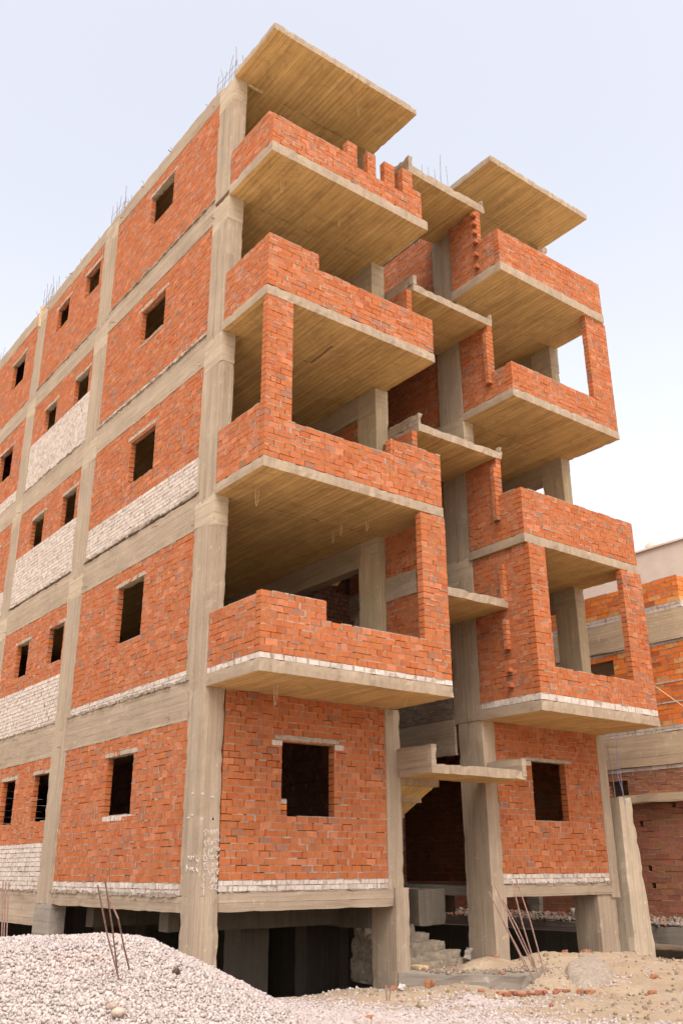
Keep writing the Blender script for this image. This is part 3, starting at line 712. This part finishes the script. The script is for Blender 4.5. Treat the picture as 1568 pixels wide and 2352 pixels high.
def bump_sand(X, Y):
    P_ = np.stack([X.ravel(), Y.ravel(), 0*X.ravel()], 1)
    return ((snoise(P_, 3.0, 5)*.026+snoise(P_, 9, 6)*.007)).reshape(X.shape)
xs = np.concatenate([np.linspace(-600, -14, 12), np.linspace(-12, -3.2, 40), np.linspace(-3, 13, 260), np.linspace(13.5, 30, 12), np.linspace(40, 600, 10)])
ys = np.concatenate([np.linspace(-600, -20, 10), np.linspace(-18, -6, 24), np.linspace(-5.9, 3, 170), np.linspace(3.3, 24, 40), np.linspace(30, 700, 12)])
tag(sheet('ground', xs, ys, lambda X, Y: gz(X, Y)+bump_sand(X, Y), 'sand'), 'sandy building-site ground', kind='structure')
# gravel heap: mound + stones, one object
A_, B_ = np.array((-8.5, -1.2)), np.array((-2.75, -3.2))
def heap(x, y):
    p = np.stack([x, y], -1); ab = B_-A_; t = np.clip(((p-A_)@ab)/(ab@ab), 0, 1)
    d = np.linalg.norm(p-(A_+t[..., None]*ab), axis=-1); t2 = t
    ht = 1.13-.05*np.sin(t2*9)
    s_ = np.clip(d/2.75, 0, 1); prof = np.where(s_ < .18, 1-s_*s_*1.2, 1-.039-(s_-.18)*1.17)
    return -.64+ht*np.clip(prof, 0, 1)
def hs2(x, y):
    P_ = np.stack([x.ravel(), y.ravel(), 0*x.ravel()], 1); return (snoise(P_, 1.3, 21)*.03).reshape(x.shape)
gx = np.linspace(-12, 1.6, 130); gy = np.linspace(-8, 2.5, 110); X, Y = np.meshgrid(gx, gy)
Z = heap(X, Y)+hs2(X, Y)
Z = np.where((X > -.05) & (Y > -.05), -1.2, Z)
mb = MB(); nx = len(gx)
F = [(j*nx+i, j*nx+i+1, (j+1)*nx+i+1, (j+1)*nx+i) for j in range(len(gy)-1) for i in range(nx-1)]
mb.add(np.stack([X.ravel(), Y.ravel(), Z.ravel()], 1), F, (.50, .41, .35))
def stones(px, py, pz, size, cols_):
    n = len(px); base = np.array([(x, y, z) for x in (-1, 1) for y in (-1, 1) for z in (-1, 1)], float)
    V = base[None]*(1+rng.uniform(-.35, .35, (n, 8, 3))); V *= (size[:, None]*rng.uniform(.55, 1.25, (n, 3)))[:, None, :]*.5
    q = rng.normal(size=(n, 4)); q /= np.linalg.norm(q, axis=1)[:, None]; a, b, c, d = q.T
    Rm = np.stack([np.stack([1-2*(c*c+d*d), 2*(b*c-a*d), 2*(b*d+a*c)], -1), np.stack([2*(b*c+a*d), 1-2*(b*b+d*d), 2*(c*d-a*b)], -1), np.stack([2*(b*d-a*c), 2*(c*d+a*b), 1-2*(b*b+c*c)], -1)], 1)
    V = np.einsum('nij,nkj->nki', Rm, V)+np.stack([px, py, pz], 1)[:, None, :]
    Fq = np.array([(0, 1, 3, 2), (4, 6, 7, 5), (0, 4, 5, 1), (2, 3, 7, 6), (0, 2, 6, 4), (1, 5, 7, 3)])
    F = (Fq[None]+(np.arange(n)*8)[:, None, None]).reshape(-1, 4); return V.reshape(-1, 3), F, np.repeat(cols_, 6, axis=0)
def stonecols(n):
    k = rng.uniform(.86, 1.10, n)[:, None]; base = np.where(rng.random(n)[:, None] < .3, np.array([[.39, .315, .28]]), np.array([[.43, .36, .325]]))
    return np.clip(base*k, 0, .85)
def bigmesh(name, parts, mat):
    V = np.concatenate([p[0] for p in parts]); off = 0; FF = []; CC = []
    for v, f, c in parts: FF.append(np.asarray(f)+off); CC.append(c); off += len(v)
    Fa = np.concatenate(FF); Ca = np.concatenate(CC); me = bpy.data.meshes.new(name)
    me.vertices.add(len(V)); me.vertices.foreach_set('co', V.ravel()); me.loops.add(Fa.size); me.loops.foreach_set('vertex_index', Fa.ravel().astype(np.int32))
    me.polygons.add(len(Fa)); me.polygons.foreach_set('loop_start', np.arange(0, Fa.size, 4, dtype=np.int32)); me.update(calc_edges=True)
    a = me.attributes.new('bcol', 'FLOAT_COLOR', 'FACE'); c = np.ones((len(Fa), 4), np.float32); c[:, :3] = Ca; a.data.foreach_set('color', c.ravel())
    me.materials.append(M[mat]); o = bpy.data.objects.new(name, me); sc.collection.objects.link(o); return o
n = 185000
px = rng.uniform(-6.8, 1.4, n); py = rng.uniform(-7.2, .3, n); hz = heap(px, py)+hs2(px, py); g0 = gz(px, py)
dist = np.hypot(px-CAM.x, py-CAM.y)
ang = np.degrees(np.arctan2(px-CAM.x, py-CAM.y))
ok = (ang > 2) & (ang < 66) & (hz > g0-.03+rng.uniform(-.02, .05, n)) & ~((px > -.03) & (py > -.03)) & (dist < 12.6)
px, py, hz = px[ok], py[ok], hz[ok]
sz = rng.uniform(.010, .028, len(px))*np.where(rng.random(len(px)) < .04, 1.5, 1)
parts = [(mb.v[0], np.array(mb.f), np.array(mb.c)), stones(px, py, hz+rng.uniform(-.002, .016, len(px)), sz, stonecols(len(px)))]
tag(bigmesh('gravel_heap', parts, 'stone'), 'heap of pale crushed stone in front of the corner column', 'gravel', kind='stuff')
# pebbles strewn over the sand
n = 95000
px = np.where(rng.random(n) < .8, rng.uniform(-1.4, 3.4, n), rng.uniform(2.0, 9.5, n)); py = rng.uniform(-6, .1, n)
dens = np.clip((1.6-.40*(py+.3)-px)/1.1, 0, 1)**1.3+.03+.8*np.exp(-(((px-3.4)/.9)**2+((py+2.3)/.5)**2))+.9*np.exp(-(((px-5.7)/.6)**2+((py+1.9)/.35)**2))
ok = rng.random(n) < dens; px, py = px[ok], py[ok]
P_ = gz(px, py)+bump_sand(px, py)
tag(bigmesh('strewn_pebbles', [stones(px, py, P_+.004, rng.uniform(.010, .030, len(px)), stonecols(len(px)))], 'stone'), 'pale pebbles strewn across the sand', 'pebbles', kind='stuff')

n = 800; px = rng.uniform(2.2, 9.6, n); py = rng.uniform(-5.5, -.3, n); P_ = gz(px, py)+bump_sand(px, py)
cc = np.array([bcol('d') if rnd.random() < .06 else tuple(np.array((.25, .18, .115))*U(.6, 1.3)) for _ in range(n)])
tag(bigmesh('dirt_clods', [stones(px, py, P_+.003, rng.uniform(.012, .05, n)*np.where(rng.random(n) < .05, 1.6, 1), cc)], 'stone'), 'brown clods of dirt and brick dust over the sand', 'dirt clods', kind='stuff')
# ledge with rubble along the foot of the neighbour
mb = MB(); mb.cbox(11.1, 12.15, -2.5, 14, -.42, -.08, res=.25, jit=.012, chip=.04)
tag(mb.build('concrete_ledge', 'base'), 'low concrete ledge covered in rubble along the foot of the orange building', 'ledge')
n = 5200; px = rng.uniform(11.12, 12.1, n); py = rng.uniform(-2, 13, n); cc = np.array([bcol('d') if rnd.random() < .25 else tuple(np.array((.26, .21, .165))*U(.5, 1.2)) for _ in range(n)])
tag(bigmesh('rubble', [stones(px, py, -.06+.10*rng.random(n)*np.exp(-((px-11.7)/.3)**2), rng.uniform(.015, .085, n)*np.where(rng.random(n) < .04, 1.8, 1), cc)], 'stone'), 'broken brick and mortar rubble on the ledge', 'rubble', kind='stuff')
n = 500; px = rng.uniform(3.8, 5.8, n); py = rng.uniform(-1.3, .2, n); ok = py > -.1-1.55*(px-3.5); px, py = px[ok], py[ok]; n = len(px)
cc = np.array([bcol('d') if rnd.random() < .08 else tuple(np.array((.27, .21, .15))*U(.6, 1.15)) for _ in range(n)])
tag(bigmesh('cement_crumbs', [stones(px, py, np.full(n, -.415), rng.uniform(.012, .05, n), cc)], 'stone'), 'crumbs of hardened cement lying on the entrance slab', 'debris', kind='stuff')
# dirt mound spilling over the entrance slab
def dm_(X, Y):
    f = np.exp(-(((X-5.05)/.95)**2+((Y+.40)/.70)**2))+.0*X; P_ = np.stack([X.ravel(), Y.ravel(), 0*X.ravel()], 1)
    return gz(X, Y)*.0+np.minimum(gz(X, Y), -.5)*.0-.70+.42*f+(snoise(P_, 5, 9)*.02).reshape(X.shape)*f
o = sheet('dirt_mound', np.linspace(3.9, 6.9, 60), np.linspace(-1.9, .9, 60), dm_, 'sand'); tag(o, 'sandy dirt spilling over the entrance slab', kind='structure')
# patch of spilled cement on the sand
def sp_(X, Y):
    u = ((X-5.85)*.9+(Y+1.7)*.5)/.80; v = ((Y+1.7)*.9-(X-5.85)*.5)/.34; P_ = np.stack([X.ravel(), Y.ravel(), 0*X.ravel()], 1)
    q = np.hypot(u, v)+(snoise(P_, 6, 31)*.10).reshape(X.shape); g_ = gz(X, Y)
    return g_-.05+.13*np.clip((1.08-q)*4, 0, 1)+.05*np.clip(1-q, 0, 1)+(snoise(P_, 16, 32)*.008).reshape(X.shape)
o = sheet('cement_spill', np.linspace(4.8, 6.9, 80), np.linspace(-2.5, -.9, 60), sp_, 'mortar')
tag(o, 'hardened grey cement spill on the sand beside the entrance slab', 'cement')

# ================================================================ LOOSE THINGS
def brick(x, y, z=None, s=(.17, .085, .07), rz=0, tilt=0, kind='r', name='broken_brick', label='', group=None, cat='brick'):
    me = MB(); me.cbox(-s[0]/2, s[0]/2, -s[1]/2, s[1]/2, -s[2]/2, s[2]/2, seg=[4, 3, 3], jit=.005, chip=.018, col=bcol('d'))
    o = me.build(name, 'brick', useco=True); zz = float(gz(x, y))+s[2]*.35 if z is None else z
    o.location = (x, y, zz); o.rotation_euler = (tilt, tilt*.6, rz); return tag(o, label, cat, group)
brick(3.55, -.65, s=(.20, .10, .12), rz=.5, tilt=.2, label='largest broken brick left of the rubble line, beside the entrance slab')
brick(2.95, -.55, s=(.12, .09, .07), rz=1.1, tilt=.3, label='small red brick piece leaning near the white stone below the middle column')
G = 'brick chips strewn in front of the entrance slab'
for i in range(17):
    t = i/16; x = 3.75+1.15*t+U(-.05, .05); y = -1.55-.95*t*.8+U(-.14, .14)
    brick(x, y, s=(U(.06, .16), U(.05, .08), U(.03, .06)), rz=U(0, 3), tilt=U(-.3, .3), label='red brick chip among those strewn in front of the entrance slab', group=G)
brick(4.9, -2.45, s=(.19, .09, .06), rz=.2, label='long flat red brick on the sand at the right end of the chips')
brick(6.55, -2.35, s=(.16, .09, .08), rz=.3, tilt=.2, label='square-looking red brick alone in the middle of the right-hand sand')
brick(5.75, -2.85, s=(.16, .08, .05), rz=.1, label='red brick lying flat on the sand nearest the camera')
brick(6.25, -1.75, s=(.13, .07, .05), rz=.9, label='small red brick just right of the grey cement spill')
brick(7.35, -.45, s=(.20, .11, .09), rz=.1, tilt=.05, label='red brick on the sand crest below the right end wall')
brick(6.75, -.5, s=(.12, .08, .05), rz=.4, label='thin red brick on the sand crest below the right wing beam')
brick(5.35, -.25, z=-.30, s=(.16, .08, .05), rz=.2, label='red brick lying on the entrance slab below the right stair column')
brick(1.05, -2.35, s=(.15, .08, .06), rz=.7, kind='d', label='dark brown brick half buried where gravel meets sand')
for i, (x, dx) in enumerate(((4.15, 0), (4.85, 0))):
    brick(x, 1.58, z=.79, s=(.24, .12, .13), rz=.1, label=('dark red block on the entrance floor edge, left one', 'bright red block on the entrance floor edge, right one')[i])
def rock(name, x, y, z, s, label, mat, col):
    me = MB(); me.cbox(-s[0]/2, s[0]/2, -s[1]/2, s[1]/2, -s[2]/2, s[2]/2, seg=[5, 5, 4], jit=.01, chip=.02, col=col)
    V = me.v[0]
    if name not in ('brown_stone',):
        me.v[0] = V*(1+.22*snoise(V*28, 1, 4))[:, None]; o = me.build(name, mat, useco=True); o.location = (x, y, z); o.rotation_euler = (.3, .5, .8); return tag(o, label, 'stone')
    r = np.linalg.norm(V/np.array(s)*2, axis=1)[:, None]; me.v[0] = V/np.maximum(r, .6)*1.2*(1+.16*snoise(V*30, 1, 4))[:, None]
    o = me.build(name, mat, useco=True, smooth=True); o.location = (x, y, z); return tag(o, label, 'stone')
def hp(x, y): return float(heap(np.array([x]), np.array([y]))[0])
rock('brown_stone', -3.16, -4.48, .055, (.072, .055, .05), 'smooth brown stone on the gravel, the darker upper one of a pair', 'stone', (.34, .25, .19))
rock('brown_stone', -3.16, -4.60, .03, (.085, .062, .055), 'smooth tan stone on the gravel, the lighter lower one of a pair', 'stone', (.46, .35, .27))
rock('white_stone', 3.05, -.62, -.57, (.11, .09, .08), 'white stone beside the foot of the middle column', 'stone', (.45, .39, .34))
rock('grey_stone', 5.15, .15, -.28, (.15, .11, .20), 'grey chunk of concrete standing at the foot of the entrance steps', 'stone', (.20, .17, .14))
rock('dark_stone', -2.43, -4.12, .215, (.13, .05, .04), 'dark flat chip lying on the gravel slope', 'stone', (.10, .07, .06))
# paper sack on the ledge
mb = MB(); mb.cbox(11.3, 11.8, 2.3, 3.1, -.05, .16, res=.08, jit=.03, chip=.05); tag(mb.build('cement_sack', 'cloth', smooth=True), 'crumpled pale cement sack on the rubble ledge', 'sack')
# steel rods
def rod(name, pts, label, group=None, r=.0065):
    mb = MB(); mb.tube(pts, r, 6); return tag(mb.build(name, 'steel'), label, 'steel rod', group)
def at(u, v, dist): # a point at a given horizontal distance from the camera (survey helper)
    f = 2117.36; d = (u-784)/f*r2-(v-1176)/f*u2+fw; return CAM+d*(dist/math.hypot(d.x, d.y))
rod('steel_rod', [(-2.94, -4.17, .13), (-3.15, -4.29, .53), (-3.331, -4.43, .909)], 'leftmost of the three rusty rods stuck in the gravel heap')
rod('steel_rod', [(-2.92, -4.07, .15), (-3.09, -4.25, .56), (-3.286, -4.449, .963)], 'middle, tallest of the three rusty rods stuck in the gravel heap')
rod('steel_rod', [(-2.80, -4.05, .18), (-2.98, -4.25, .43), (-3.171, -4.502, .667), (-3.248, -4.466, .821)], 'bent rightmost of the three rusty rods stuck in the gravel heap')
for i, (a, b) in enumerate(((4, 8), (9, 14), (15, 21))):
    rod('steel_rod', [at(a, 2175, 10.6), at(b, 2022+3*i, 10.8)], ('first', 'second', 'third')[i]+' thin rod from the left picture edge, behind the gravel heap')
def vv(x, y): return (866.5+.3049*x, 2002+.3049*y)
RL = [((835, 150), (1080, 640)), ((885, 110), (1140, 650)), ((890, 250), (1080, 645)), ((1010, 70), (1190, 715)), ((1045, 60), (1235, 695)), ((940, 210), (1150, 645)), ((950, 390), (1135, 735))]
for i, (a, b) in enumerate(RL):
    d0 = 14.6 if i not in (3, 4) else 14.5
    p, q = at(*vv(*a), d0+.4), at(*vv(*b), d0-.1); mdl = (p+q)/2+Vector((U(-.03, .03), U(-.03, .03), 0)); q = q+(q-p).normalized()*.15
    rod('reinforcing_bar', [p, mdl, q], 'rusty reinforcing bar leaning in the bundle before the right stair column', 'reinforcing bars leaning before the right stair column', .010)
for i, (a, b) in enumerate((((888, 2292), (886, 2262)), ((893, 2292), (898, 2266)))):
    rod('short_rod', [at(a[0], a[1]+6, 13.0), at(b[0], b[1], 13.05)], ('upright short rod sprouting from the sand left of the middle column', 'tilted short rod sprouting beside the upright one')[i], None, .011)
mb = MB(); mb.cbox(3.85, 4.05, -.1, .2, -.41, -.36, res=.06, jit=.008); tag(mb.build('timber_scrap', 'wood'), 'short timber scrap lying on the entrance slab', 'wood')
